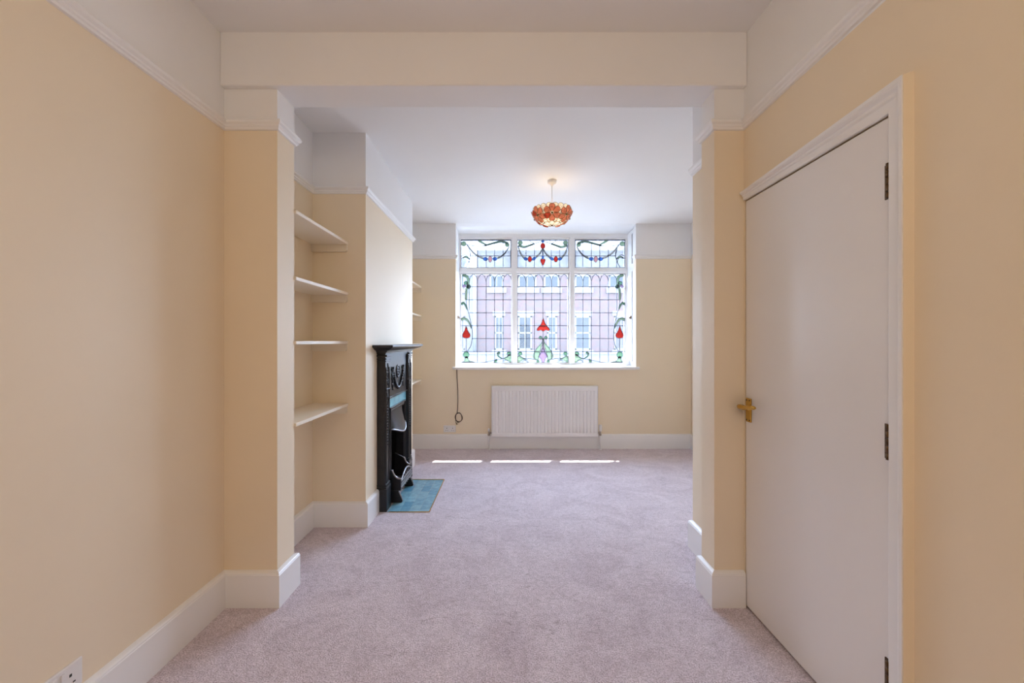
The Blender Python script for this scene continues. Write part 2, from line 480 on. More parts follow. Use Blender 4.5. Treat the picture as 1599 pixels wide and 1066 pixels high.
# ------------------------------------------------------------------ room dimensions (metres; camera at the origin, +Y into the room)
XL, XR = -1.401, 1.160          # side walls of the near room
YP0, YP1, YPR = 2.035, 2.195, 2.168         # pier front / back
XPL, XPR = -1.139, 1.014        # inner faces of the two piers
XA = -1.380                     # back of the alcoves
YB0, YB1, XB = 2.910, 4.326, -1.006   # chimney breast
YF = 5.025                      # far wall
XF = 2.22                       # far room right wall
YN = 2.60                       # end of the nib wall behind the right pier
ZR = 2.338                      # underside of picture rail
YG = 5.42                       # window plane
ZC0, ZC1, ZC2 = 2.80, 2.785, 2.733
BX0, BX1 = -0.6425, 1.55        # bay opening
T = 0.2

# ------------------------------------------------------------------ large structure
mb = MB(); mb.box(-1.7, 2.5, -2.3, 5.6, -0.12, 0)
floor = struct(mb.build('floor', M['carpet']), 'mauve pink cut pile carpet over the whole floor', 'floor')

mb = MB()
mb.box(-1.7, 2.5, -2.3, 2.1, ZC0, ZC0 + 0.12)
mb.prism([(2.1, ZC1), (YF, ZC2), (YF + 0.06, 2.722), (5.56, 2.688), (5.56, 2.92), (2.1, 2.92)], 'x', -1.7, 2.5)
struct(mb.build('ceiling', M['white']), 'white painted plaster ceiling', 'ceiling')

def split_wall(name, boxes, label, zs=ZR + 0.01):
    mb = MB()
    for (x0, x1, y0, y1, z0, z1) in boxes:
        if z0 < zs < z1:
            mb.box(x0, x1, y0, y1, z0, zs, 0); mb.box(x0, x1, y0, y1, zs, z1, 1)
        else:
            mb.box(x0, x1, y0, y1, z0, z1, 0 if z1 <= zs else 1)
    return struct(mb.build(name, [M['cream'], M['white']]), label, 'wall')
ZT = 2.83
split_wall('wall_left', [(XL - T, XL, -2.2, YP0, 0, ZT)], 'cream wall with white band above the rail, left of the camera')
DY0, DY1, DZ = 1.250, 2.030, 1.995       # door opening
split_wall('wall_right', [(XR, XR + T, -2.2, DY0, 0, ZT), (XR, XR + T, DY0, DY1, DZ, ZT), (XR, XR + T, DY1, YP0, 0, ZT)],
           'cream wall with white band above the rail, around the door')
split_wall('wall_pier_left', [(XL - T, XPL, YP0, YP1, 0, ZT)], 'cream pier carrying the left end of the beam', 2.35)
split_wall('wall_pier_right', [(XPR, XR + T, YP0, YPR, 0, ZT)], 'cream pier carrying the right end of the beam, beside the door', 2.35)
mb = MB(); mb.box(XL, XR, 2.005, 2.197, 2.543, ZT)
struct(mb.build('wall_beam', M['white'], bevel=0.006), 'white boxed ceiling beam spanning between the two piers', 'beam')
split_wall('wall_alcove', [(XA - T, XA, YP1, YF, 0, ZT)], 'cream back wall of the two shelved alcoves')
split_wall('wall_nib', [(XR, XR + T, YPR, YN, 0, ZT), (XR + T, XF + T, YN - 0.15, YN, 0, ZT)], 'cream nib wall behind the right pier')
split_wall('wall_side', [(XF, XF + T, YN, YF + T, 0, ZT)], 'cream side wall of the far room beyond the nib')
# chimney breast with a fire opening
FO0, FO1, FOZ = 3.30, 3.84, 0.80
split_wall('wall_chimney_breast', [(XA, XB, YB0, FO0, 0, ZT), (XA, XB, FO1, YB1, 0, ZT), (XA, XB, FO0, FO1, FOZ, ZT)],
           'pale cream chimney breast projecting between the alcoves', ZR + 0.015)
# far wall with bay opening
split_wall('wall_far', [(XA - T, BX0, YF, YF + 0.10, 0, ZT), (BX1, XF + T, YF, YF + 0.10, 0, ZT), (BX0, BX1, YF, YG + 0.09, 0, 0.955)],
           'cream far wall under and beside the leaded bay window', 2.315)
split_wall('wall_rear', [(XL - T, XR + T, -2.3, -2.2, 0, ZT)],
           'cream rear wall behind the camera')

# skirting boards and picture rails
SK = [(0, 0), (0.022, 0), (0.022, 0.158), (0.0195, 0.161), (0.0195, 0.165), (0.015, 0.170), (0.007, 0.174), (0, 0.176)]
RL = [(0, 0), (0.010, 0.002), (0.013, 0.010), (0.018, 0.014), (0.018, 0.022), (0.027, 0.030), (0.030, 0.040), (0.026, 0.046), (0, 0.048)]
def skirt(name, path, label, h=1.0):
    return struct(MB().sweep(path, [(o, z * h) for o, z in SK]).build(name, M['gloss']), label, 'skirting board')
def rail(name, path, label, z=ZR):
    return struct(MB().sweep(path, [(o, zz + z) for o, zz in RL]).build(name, M['gloss']), label, 'picture rail')
skirt('baseboard_left', [(XL, -2.2), (XL, YP0), (XPL, YP0), (XPL, YP1), (XA, YP1), (XA, YB0), (XB, YB0), (XB, 3.150)],
      'white moulded skirting along left wall, pier and near alcove')
skirt('baseboard_far', [(XB, 3.99), (XB, YB1), (XA, YB1), (XA, YF), (XF, YF), (XF, YN), (XR, YN), (XR, YPR), (XPR, YPR), (XPR, YP0), (XR - 0.002, YP0)],
      'white moulded skirting along far wall and right pier')
skirt('baseboard_right', [(XR, 1.18), (XR, -2.2)], 'white moulded skirting on right wall before the door')
rail('trim_1', [(XL, -2.2, -0.03), (XL, YP0), (XPL, YP0), (XPL, YP1), (XA, YP1), (XA, YB0), (XB, YB0), (XB, YB1), (XA, YB1), (XA, YF, -0.02)],
     'white picture rail along left wall, pier, alcoves and chimney breast')
rail('trim_2', [(XA, YF), (BX0, YF), (BX0, YF + 0.07)], 'white picture rail on far wall left of window', ZR - 0.035)
rail('trim_3', [(BX1, YF + 0.07), (BX1, YF), (XF, YF)], 'white picture rail on far wall right of window', ZR - 0.035)
rail('trim_4', [(XR, YN), (XR, YPR), (XPR, YPR), (XPR, YP0), (XR, YP0), (XR, 1.263, 0.02), (XR, -2.2, 0.04)], 'white picture rail along right wall, pier and nib')

# ------------------------------------------------------------------ bay window
SW = F_PX / YG
def wz(zx, zy):
    """window drawing units -> X, Z on the glazing plane"""
    return ((-94.0 + zx / 4.6333) / SW, CAM_Z + (178.0 - zy / 4.6333) / SW)
win = empty('window_1', (0.4535, YG, 0.97)); struct(win, 'white framed bay window of six leaded stained glass lights', 'window')
LIGHTS = {'ul': (92, 452, 90, 292), 'uc': (500, 868, 87, 292), 'ur': (918, 1278, 90, 292),
          'll': (92, 458, 336, 978), 'lc': (500, 868, 336, 978), 'lr': (912, 1278, 336, 978)}
FX0, FX1 = BX0, BX1
zt, zb = 2.70, 0.985
def bars(mb, y0, y1, inset):
    xs = []
    e = inset / SW / 4.6333
    xl = [wz(92, 0)[0] - e, wz(455, 0)[0] + e, wz(500, 0)[0] - e, wz(868, 0)[0] + e, wz(915, 0)[0] - e, wz(1278, 0)[0] + e]
    h = [wz(0, 978)[1] - e, wz(0, 336)[1] + e, wz(0, 292)[1] - e, wz(0, 88)[1] + e]
    mb.box(FX0, xl[0], y0, y1, zb - 0.03, zt); mb.box(xl[5], FX1, y0, y1, zb - 0.03, zt)
    mb.box(xl[1], xl[2], y0, y1, h[0], h[3]); mb.box(xl[3], xl[4], y0, y1, h[0], h[3])
    for a, b in ((xl[0], xl[1]), (xl[2], xl[3]), (xl[4], xl[5])):
        mb.box(a, b, y0, y1, h[1], h[2])
    mb.box(xl[0], xl[5], y0, y1, zb - 0.03, h[0]); mb.box(xl[0], xl[5], y0, y1, h[3], zt)
mb = MB(); bars(mb, YG - 0.012, YG + 0.08, 0); mb.build('window_frame', M['gloss'], win)
mb = MB(); bars(mb, YG - 0.040, YG - 0.012, 9)
mb.build('window_beading', M['gloss'], win, bevel=0.006)
mb = MB()
mb.prism([(YF - 0.001, 0.992), (YG, 0.997), (YG, 0.956), (YF - 0.001, 0.956)], 'x', BX0 + 0.002, BX1 - 0.002)
mb.prism([(YF - 0.035, 0.962), (YF - 0.035, 0.985), (YF - 0.028, 0.992), (YF - 0.001, 0.992), (YF - 0.001, 0.962)], 'x', BX0 - 0.035, BX1 + 0.035)
mb.build('window_sill', M['gloss'], win)

def ell(cx, cy, rx, ry, n=18):
    return [(cx + rx * math.cos(2 * PI * k / n), cy + ry * math.sin(2 * PI * k / n)) for k in range(n)]
def band(line, w0, w1=None):
    """closed ribbon around a polyline whose width runs from w0 to w1 (swelling in the middle)"""
    L = spline(line, 6); n = len(L); a = []; b = []
    w1 = w0 if w1 is None else w1
    for i, p in enumerate(L):
        q0 = Vector(L[max(i - 1, 0)]); q1 = Vector(L[min(i + 1, n - 1)])
        t = (q1 - q0).normalized(); nn = Vector((-t.y, t.x))
        w = w0 + (w1 - w0) * i / (n - 1)
        a.append(tuple(Vector(p) + nn * w / 2)); b.append(tuple(Vector(p) - nn * w / 2))
    return a + b[::-1]
GL = ['clear', 'g_red', 'g_pink', 'g_green', 'g_dgreen', 'g_blue', 'g_mauve', 'g_cream', 'g_tint']
GI = {n: i for i, n in enumerate(GL)}

def side_lower():
    col = []; cam_ = []
    stem = [(104, 340), (140, 358), (150, 395), (134, 440), (130, 510), (134, 567), (151, 630), (167, 703), (175, 770), (167, 844), (141, 893)]
    sp = spline(stem, 8)
    col.append(('g_tint', [(93, 440)] + [p for p in sp if p[1] > 440] + [(93, 893)]))
    cam_.append([p for p in sp if p[1] > 520])
    def stem_x(y):
        for a, b in zip(sp, sp[1:]):
            if a[1] <= y <= b[1] and y > 400: return a[0] + (b[0] - a[0]) * (y - a[1]) / max(1e-6, b[1] - a[1])
        return 92
    for y in (428, 523, 617, 710, 803): cam_.append([(stem_x(y), y), (458, y)])
    cam_.append([(92, 897), (458, 897)]); cam_.append([(92, 710), (172, 710)])
    for x in (212, 274, 335, 397): cam_.append([(x, 388), (x, 976)])
    cam_.append([(152, 430), (152, 976)][:1] + [(152, 600)])
    for x in (152, 212, 274, 335, 397):
        x1 = x + 61
        cam_.append(spline([(x, 388), (x + 9, 358), (x + 30, 337)], 5)); cam_.append(spline([(x1, 388), (x1 - 9, 358), (x1 - 30, 337)], 5))
    col += [('g_green', band([(102, 344), (136, 356), (146, 392), (138, 430), (130, 470), (130, 524)], 20, 14)),
            ('g_dgreen', ell(128, 402, 15, 13)), ('g_dgreen', ell(148, 428, 14, 15)), ('g_mauve', [(98, 427), (116, 410), (130, 424), (112, 440)]),
            ('g_dgreen', band([(93, 557), (110, 546), (124, 562), (136, 592)], 18, 6)),
            ('g_green', band([(93, 670), (112, 660), (138, 670), (158, 702), (168, 730)], 22, 6)),
            ('g_red', spline([(130, 713), (118, 745), (102, 778), (112, 798), (130, 800), (150, 798), (160, 776), (142, 745)], 5, True)),
            ('g_dgreen', ell(130, 920, 22, 24)), ('g_green', spline([(104, 975), (118, 962), (122, 935), (140, 935), (152, 962), (192, 974), (150, 978)], 4, True)),
            ('g_dgreen', ell(440, 912, 16, 14)), ('g_green', spline([(457, 980), (430, 962), (396, 948), (420, 938), (434, 920), (457, 922)], 4, True)),
            ('g_dgreen', ell(366, 907, 10, 9)), ('g_dgreen', spline([(332, 974), (338, 958), (352, 950), (350, 974)], 4, True)),
            ('g_dgreen', band([(357, 905), (362, 930), (392, 950)], 11, 7))]
    cam_ += [[(131, 800), (131, 896)], spline([(92, 976), (150, 972), (200, 978), (262, 974), (330, 960), (398, 947), (440, 925)], 6),
             spline([(398, 966), (420, 958), (440, 970)], 4)]
    return col, cam_
def centre_lower():
    col = []; cm = []
    for y in (428, 523, 617, 710, 803, 897): cm.append([(500, y), (868, y)])
    for x in (562, 623, 747, 808): cm.append([(x, 388), (x, 950)])
    cm.append([(685, 388), (685, 660)]); cm.append([(685.5, 748), (685.5, 870)])
    for i in range(6):
        x = 500 + i * 61.4; x1 = x + 61.4
        cm.append(spline([(x, 388), (x + 9, 358), (x + 30.7, 337)], 5)); cm.append(spline([(x1, 388), (x1 - 9, 358), (x1 - 30.7, 337)], 5))
    col += [('g_red', spline([(686, 657), (672, 695), (641, 735), (650, 747), (668, 741), (686, 751), (706, 741), (724, 747), (733, 735), (702, 695)], 5, True)),
            ('g_dgreen', ell(667, 797, 12, 12)), ('g_dgreen', ell(705, 797, 12, 12)), ('g_dgreen', ell(686, 812, 7, 12)),
            ('g_mauve', [(685.5, 862), (700, 905), (719, 932), (700, 952), (693, 978), (679, 978), (671, 952), (652, 932), (671, 905)])]
    lf = [(682, 822), (664, 845), (634, 880), (613, 925), (622, 948), (648, 956), (656, 930), (668, 880)]
    t1 = [(684, 830), (678, 870), (660, 922), (652, 932), (671, 905), (684.5, 866)]
    crl = [(502, 978), (505, 930), (520, 930), (550, 948), (576, 957), (540, 957)]
    for mirror in (False, True):
        f = (lambda p: (1371 - p[0], p[1])) if mirror else (lambda p: p)
        g = (lambda p: (1368 - p[0], p[1])) if mirror else (lambda p: p)
        col.append(('g_green', [f(p) for p in spline(lf, 5, True)]))
        col.append(('g_tint', [f(p) for p in t1]))
        col.append(('g_dgreen', [f(p) for p in ell(648, 968, 9, 11)]))
        col.append(('g_dgreen', [g(p) for p in ell(520, 912, 15, 14)]))
        col.append(('g_green', [g(p) for p in spline(crl, 4, True)]))
        cm.append([g(p) for p in spline([(540, 946), (590, 947), (640, 957)], 5)])
        cm.append([g(p) for p in spline([(535, 972), (555, 960), (580, 976)], 5)])
    return col, cm
def side_upper():
    col = []; cm = []
    cm += [[(158, 206), (452, 206)]]
    for x, y in ((152, 220), (212, 150), (274, 132), (335, 112), (397, 104)): cm.append([(x, y), (x, 292)])
    col += [('g_green', ell(112, 118, 18, 17)), ('g_green', ell(427, 126, 15, 14)),
            ('g_green', band([(262, 132), (330, 113), (385, 102), (432, 116)], 9, 17)),
            ('g_green', band([(222, 92), (242, 108), (278, 127)], 22, 5)),
            ('g_cream', band([(138, 128), (190, 190), (250, 222)], 5, 12)), ('g_cream', band([(440, 140), (405, 192), (358, 222)], 4, 12)),
            ('g_blue', [(251, 228), (260, 217), (275, 215), (288, 228), (275, 241), (260, 239)]), ('g_pink', ell(303, 230, 13, 22)),
            ('g_blue', [(319, 228), (330, 216), (346, 217), (355, 227), (344, 239), (330, 240)]),
            ('g_green', spline([(104, 226), (122, 206), (146, 216), (151, 232), (128, 216)], 4, True))]
    for w in ([(130, 122), (190, 134), (262, 132), (330, 113), (385, 102), (432, 116)], [(132, 124), (186, 192), (250, 226)],
              [(440, 140), (400, 196), (357, 226)], [(132, 132), (152, 170), (158, 214), (146, 255), (126, 290)],
              [(138, 126), (160, 180), (158, 220)], [(97, 208), (118, 197), (140, 210), (152, 235)], [(97, 224), (116, 213), (138, 225), (146, 250)]):
        cm.append(spline(w, 6))
    return col, cm
def centre_upper():
    col = []; cm = [[(500, 206), (868, 206)], [(684, 152), (684, 204)], [(684, 272), (684, 290)]]
    for x, y in ((562, 142), (623, 118), (745, 118), (806, 142)): cm.append([(x, y), (x, 292)])
    col += [('g_blue', [(684, 88), (696, 101), (684, 114), (672, 101)]), ('g_red', ell(684, 134, 17, 21)), ('g_blue', [(681, 155), (687, 155), (687, 200), (681, 200)]),
            ('g_blue', [(677, 204), (691, 204), (691, 227), (677, 227)]),
            ('g_red', spline([(684, 232), (696, 228), (702, 240), (694, 260), (684, 275), (674, 260), (666, 240), (672, 228)], 4, True))]
    for mirror in (False, True):
        g = (lambda p: (1368 - p[0], p[1])) if mirror else (lambda p: p)
        for nm, pl in (('g_green', ell(521, 112, 17, 16)), ('g_green', band([(508, 128), (548, 141), (600, 126), (622, 118)], 17, 7)),
                       ('g_cream', band([(507, 136), (522, 185), (550, 222)], 4, 12)), ('g_cream', band([(680, 152), (664, 186), (636, 214)], 4, 12)),
                       ('g_blue', [(543, 222), (556, 215), (570, 220), (577, 230), (566, 239), (552, 236)]), ('g_red', ell(590, 230, 14, 21)),
                       ('g_blue', [(604, 232), (614, 218), (630, 213), (637, 220), (628, 233), (612, 239)])):
            col.append((nm, [g(p) for p in pl]))
        for w in ([(507, 132), (548, 146), (620, 118), (672, 104)], [(504, 134), (518, 185), (545, 224)], [(682, 152), (668, 186), (640, 216)],
                  [(588, 92), (600, 106), (622, 116)]):
            cm.append([g(p) for p in spline(w, 6)])
    return col, cm

def make_light(key, name, cols, cames, mirror=False):
    x0, x1, y0, y1 = LIGHTS[key]
    f = (lambda p: (1370 - p[0], p[1])) if mirror else (lambda p: p)
    mb = MB()
    (wx0, wz0), (wx1, wz1) = wz(x0, y1), wz(x1, y0)
    mb.box(wx0 - 0.006, wx1 + 0.006, YG, YG + 0.004, wz0 - 0.006, wz1 + 0.006, 0)
    inside = lambda p: (min(max(p[0], x0), x1), min(max(p[1], y0), y1))
    for nm, poly in cols:
        P2 = [wz(*inside(f(p))) for p in poly]; n2 = len(P2)
        fy = 0.0014 if nm == 'g_tint' else 0.0035
        fr = [(a, YG - fy, b) for a, b in P2]; bk = [(a, YG - 0.0005, b) for a, b in P2]
        mb.add(fr, [list(range(n2))], GI[nm])
        mb.add(fr + bk, [[i, (i + 1) % n2, n2 + (i + 1) % n2, n2 + i] for i in range(n2)], GI[nm])
    pane = mb.build(name, [M[('top' if g == 'clear' else g + '_top' if g + '_top' in M else g) if key[0] == 'u' else g] for g in GL], win)
    lb = MB(); w = 0.0036
    lines = list(cames) + [band_[1] + [band_[1][0]] for band_ in cols]
    def ribbon(P, w):
        n = len(P)
        a = []; b = []
        for i, p in enumerate(P):
            q0 = Vector(P[max(i - 1, 0)]); q1 = Vector(P[min(i + 1, n - 1)])
            t = q1 - q0
            if t.length < 1e-7: t = Vector((1, 0))
            t.normalize(); nn = Vector((-t.y, t.x)) * w
            a.append(Vector(p) + nn); b.append(Vector(p) - nn)
        vs = []
        for y in (YG - 0.007, YG + 0.005):
            vs += [(p.x, y, p.y) for p in a] + [(p.x, y, p.y) for p in b]
        fs = []
        for i in range(n - 1):
            fs += [[i, i + 1, n + i + 1, n + i], [2 * n + i, 3 * n + i, 3 * n + i + 1, 2 * n + i + 1],
                   [i, 2 * n + i, 2 * n + i + 1, i + 1], [n + i, n + i + 1, 3 * n + i + 1, 3 * n + i]]
        lb.add(vs, fs)
    for k, ln in enumerate(lines):
        ribbon([wz(*inside(f(p))) for p in ln], (w if k < len(cames) else w * 0.45) * (0.7 if key[0] == 'u' else 1.0))
    e = [(x0, y0), (x1, y0), (x1, y1), (x0, y1), (x0, y0)]
    for a, b in zip(e, e[1:]): ribbon([wz(*a), wz(*b)], 0.0045)
    lb.build('lead_cames', M['lead'], pane)
    return pane
sl, su, cl, cu = side_lower(), side_upper(), centre_lower(), centre_upper()
for key, d, mir, lab in (('ul', su, False, 'top light with pale pink drop and green scrolls, left'), ('uc', cu, False, 'top light with red and blue drops, centre'),
                         ('ur', su, True, 'top light with pale pink drop and green scrolls, right'), ('ll', sl, False, 'tall light with tulip border, left'),
                         ('lc', cl, False, 'tall light with red tulip in the middle'), ('lr', sl, True, 'tall light with tulip border, right')):
    p = make_light(key, 'stained_glass_light', d[0], d[1], mir)
    p['label'] = lab

# returns of the bay: a narrow casement each side
def bay_return(sgn, X, name, label):
    r = empty(name, (X, 5.27, 0.99)); struct(r, label, 'window')
    def bx(mb, a, b, y0, y1, z0, z1):
        x0, x1 = (X + a * sgn, X + b * sgn); mb.box(min(x0, x1), max(x0, x1), y0, y1, z0, z1)
    mb = MB()
    bx(mb, 0, 0.06, 5.125, 5.150, 0.99, 2.70); bx(mb, 0, 0.06, 5.205, YG + 0.08, 0.99, 2.70)
    bx(mb, 0, 0.06, 5.150, 5.205, 0.99, 1.05); bx(mb, 0, 0.06, 5.150, 5.205, 2.185, 2.275); bx(mb, 0, 0.06, 5.150, 5.205, 2.65, 2.70)
    mb.build('casement_frame', M['gloss'], r)
    mb = MB()
    bx(mb, 0.03, 0.034, 5.150, 5.205, 1.05, 2.185); bx(mb, 0.03, 0.034, 5.150, 5.205, 2.275, 2.65)
    mb.build('casement_glass', M['clear'], r)
    mb = MB()
    bx(mb, -0.014, 0, 5.208, 5.232, 1.585, 1.625)
    mb.tube([(X - 0.012 * sgn, 5.22, 1.605), (X - 0.030 * sgn, 5.22, 1.605), (X - 0.034 * sgn, 5.19, 1.600), (X - 0.034 * sgn, 5.15, 1.585)], 0.006)
    mb.build('casement_latch', M['hinge'], r)
    return r
bay_return(1, BX1, 'window_2', 'narrow white side casement closing the right end of the bay')
bay_return(-1, BX0, 'window_3', 'narrow white side casement closing the left end of the bay')
mb = MB(); mb.box(1.62, 2.6, YF + 0.102, 5.36, -0.4, 3.0)
struct(mb.build('wall_front', M['brick']), 'brick front wall of the house beside the bay', 'wall')
# eaves of the bay outside
mb = MB(); mb.box(-1.2, 2.1, 5.3, 5.866, 2.99, 3.10); mb.box(-1.2, 2.1, 5.57, 5.70, 2.72, 2.985)
struct(mb.build('trim_5', M['outerpaint']), 'white eaves board over the bay outside', 'eaves')
# ------------------------------------------------------------------ door and architrave
dr = empty('door_1', (XR, 1.64, 0)); struct(dr, 'plain white flush door with brass lever handle in right wall', 'door')
mb = MB(); mb.cham(XR + 0.002, XR + 0.042, 1.2585, 2.022, 0.012, 1.986, 0.003)
mb.build('door_leaf', M['doorwhite'], dr)
mb = MB()      # lining behind the leaf
mb.box(XR + 0.05, XR + T, DY0, DY1, 0, DZ)
mb.build('door_stop', M['gloss'], dr)
def hinge(z0, z1):
    mb = MB(); n = 5; h = (z1 - z0) / n
    for k in range(n):
        mb.tube([(XR - 0.006, 1.2535, z0 + k * h + 0.001), (XR - 0.006, 1.2535, z0 + (k + 1) * h - 0.001)], 0.0075, 12, 0)
    mb.box(XR - 0.0015, XR + 0.003, 1.256, 1.272, z0 + 0.002, z1 - 0.002, 0)
    o = mb.build('hinge', M['hinge'], dr)
    m2 = MB()
    m2.box(XR - 0.004, XR + 0.001, 1.236, 1.250, z1 - h * 0.95, z1 - 0.003); m2.box(XR - 0.004, XR + 0.001, 1.236, 1.250, z0 + 2 * h, z0 + 2.9 * h)
    m2.build('hinge_flap', M['hinge_bright'], o)
for z0, z1 in ((1.733, 1.842), (0.940, 1.050), (0.222, 0.332)): hinge(z0, z1)
hx, hy, hz = XR + 0.002, 1.992, 0.969
mb = MB(); mb.cham(hx - 0.007, hx, hy - 0.021, hy + 0.021, hz - 0.057, hz + 0.058, 0.003)
pl = mb.build('handle_plate', M['brass'], dr)
mb = MB()
for dy in (-0.012, 0.012):
    for dz in (-0.047, 0.048):
        mb.lathe([(0, -0.0085), (0.003, -0.0085), (0.0034, -0.006)], (hx, hy + dy, hz + dz), 10, axis='x')
mb.build('screw', M['dark'], pl)
mb = MB()
mb.lathe([(0.0, -0.036), (0.010, -0.036), (0.0115, -0.030), (0.011, -0.014), (0.016, -0.009), (0.018, -0.006)], (hx, hy, hz + 0.012), 16, axis='x')
mb.tube([(hx - 0.046, hy + 0.012, hz + 0.016), (hx - 0.047, hy + 0.006, hz + 0.017), (hx - 0.047, hy - 0.008, hz + 0.018), (hx - 0.046, hy - 0.030, hz + 0.020), (hx - 0.046, hy - 0.060, hz + 0.023), (hx - 0.047, hy - 0.090, hz + 0.026), (hx - 0.048, hy - 0.115, hz + 0.029), (hx - 0.048, hy - 0.126, hz + 0.030)],
        0.008, 12, 0, True, [0.005, 0.011, 0.012, 0.0075, 0.0078, 0.0095, 0.009, 0.005])
mb.tube([(hx - 0.030, hy, hz + 0.016), (hx - 0.047, hy, hz + 0.017)], 0.011, 12)
mb.build('lever', M['brass'], pl)

# architrave: a tapering moulded head and one moulded jamb; the packed-out back edge is painted like the wall
AR = [(0.0, 0.0), (0.010, 0.0), (0.013, 0.006), (0.013, 0.030), (0.018, 0.036), (0.018, 0.046), (0.026, 0.054), (0.030, 0.062), (0.030, 0.074), (0.0, 0.074)]
arc = empty('door_architrave', (XR, 1.64, 0)); struct(arc, 'white moulded architrave around the door, packed out from the wall', 'architrave')
mb = MB()
ringn = [(XR - o, 1.2505 - zz * 0.86, 1.990 + zz * 1.04) for o, zz in AR]
ringf = [(XR - o, 2.020 + min(0, 0) , 1.990 + zz * 0.50) for o, zz in AR]
w = len(AR)
mb.add(ringn + ringf, [[j, (j + 1) % w, w + (j + 1) % w, w + j] for j in range(w)] + [list(range(w)), [w + j for j in range(w)][::-1]])
mb.build('architrave_head', M['gloss'], arc)
mb = MB()
low = [(XR - o, 1.2505 - zz * 0.86, 0.0) for o, zz in AR]
top = ringn
mb.add(low + top, [[j, (j + 1) % w, w + (j + 1) % w, w + j] for j in range(w)] + [list(range(w)), [w + j for j in range(w)][::-1]])
mb.build('architrave_jamb', M['gloss'], arc)
mb = MB()
y1 = 1.2505 - 0.074 * 0.86
mb.hexa([(XR - 0.026, y1 - 0.001, 0), (XR + 0.002, y1 - 0.007, 0), (XR + 0.002, y1 - 0.0001, 0), (XR - 0.026, y1 - 0.0001, 0),
         (XR - 0.026, y1 - 0.001, 2.067), (XR + 0.002, y1 - 0.007, 2.074), (XR + 0.002, y1 - 0.0001, 2.074), (XR - 0.026, y1 - 0.0001, 2.067)])
mb.build('architrave_packing', M['cream'], arc)['label'] = 'cream painted outer edge'

# ------------------------------------------------------------------ alcove shelves
def shelf_unit(x0, x1, y0, y1, z, label, group, cleat_near):
    o = empty('alcove_shelf', ((x0 + x1) / 2, (y0 + y1) / 2, z)); tag(o, label, 'shelf', group)
    mb = MB(); mb.box(x0, x1, y0, y1, z - 0.019, z); mb.build('shelf_board', M['shelfpaint'], o, bevel=0.002)
    mb = MB(); mb.prism([(x0, z - 0.020), (x1 - 0.004, z - 0.020), (x1 - 0.004, z - 0.062), (x1 - 0.012, z - 0.070), (x0, z - 0.070)], 'y', y1 - 0.022, y1 - 0.0005)
    mb.build('cleat', M['shelfpaint'], o)
    return o
names = ['topmost', 'second from the top', 'third from the top', 'lowest']
for nm, z in zip(names, (1.999, 1.645, 1.303, 0.866)):
    shelf_unit(XA + 0.001, -1.128, YP1 + 0.001, YB0 - 0.001, z, 'cream shelf in the near alcove beside the pier, %s of four' % nm, 'shelves in the near alcove', False)
for nm, z in zip(names, (1.966, 1.617, 1.275, 0.845)):
    shelf_unit(XA + 0.001, -1.055, YB1 + 0.001, YF - 0.001, z, 'cream shelf in the far alcove behind the chimney breast, %s of four' % nm, 'shelves in the far alcove', False)

# ------------------------------------------------------------------ fireplace
fp = empty('fireplace', (-0.97, 3.57, 0)); tag(fp, 'black cast iron fireplace with garland panel and tiled slips against the chimney breast', 'fireplace')
XFB = XB + 0.001
XFr = -0.940
FY0, FY1 = 3.155, 3.985
# mantel shelf with coved underside
sh = [(0.0, 1.218), (0.078, 1.218), (0.080, 1.228), (0.092, 1.232), (0.110, 1.240), (0.130, 1.251), (0.142, 1.256), (0.150, 1.258), (0.152, 1.266), (0.150, 1.273), (0.0, 1.274)]
mb = MB()
# profile grows on the front and on both ends alike
def ring_u(off, z, lead=0.0):
    return [(XFB, FY0 - off, z), (XFr + off, FY0 - off, z), (XFr + off, FY1 + off, z), (XFB, FY1 + off, z)]
prof = [(-0.004, 1.205), (0.006, 1.206), (0.008, 1.216), (0.018, 1.220), (0.020, 1.228), (0.040, 1.234), (0.062, 1.244), (0.078, 1.253), (0.085, 1.255), (0.088, 1.263), (0.086, 1.272), (0.080, 1.274)]
rings = []
for off, z in prof: rings += [(XFB, FY0 - off * 1.25, z), (XFr + off, FY0 - off * 1.25, z), (XFr + off, FY1 + off * 1.5, z), (XFB, FY1 + off * 1.5, z)]
fs = []
for i in range(len(prof) - 1):
    for j in range(3): fs.append([i * 4 + j, i * 4 + j + 1, (i + 1) * 4 + j + 1, (i + 1) * 4 + j])
    fs.append([i * 4 + 3, i * 4, (i + 1) * 4, (i + 1) * 4 + 3])
fs.append([0, 1, 2, 3]); k = (len(prof) - 1) * 4; fs.append([k, k + 1, k + 2, k + 3])
mb.add(rings, fs); mb.build('mantel_shelf', M['iron'], fp)
def flower_relief(mb, y, z, x, r):
    mb.sphere((x, y, z), 0.006, r * 0.35, r * 0.35, 10)
    for k in range(6):
        a = k * PI / 3
        mb.sphere((x, y + r * 0.7 * math.cos(a), z + r * 0.7 * math.sin(a)), 0.004, r * 0.32, r * 0.32, 8)
PW = 0.110
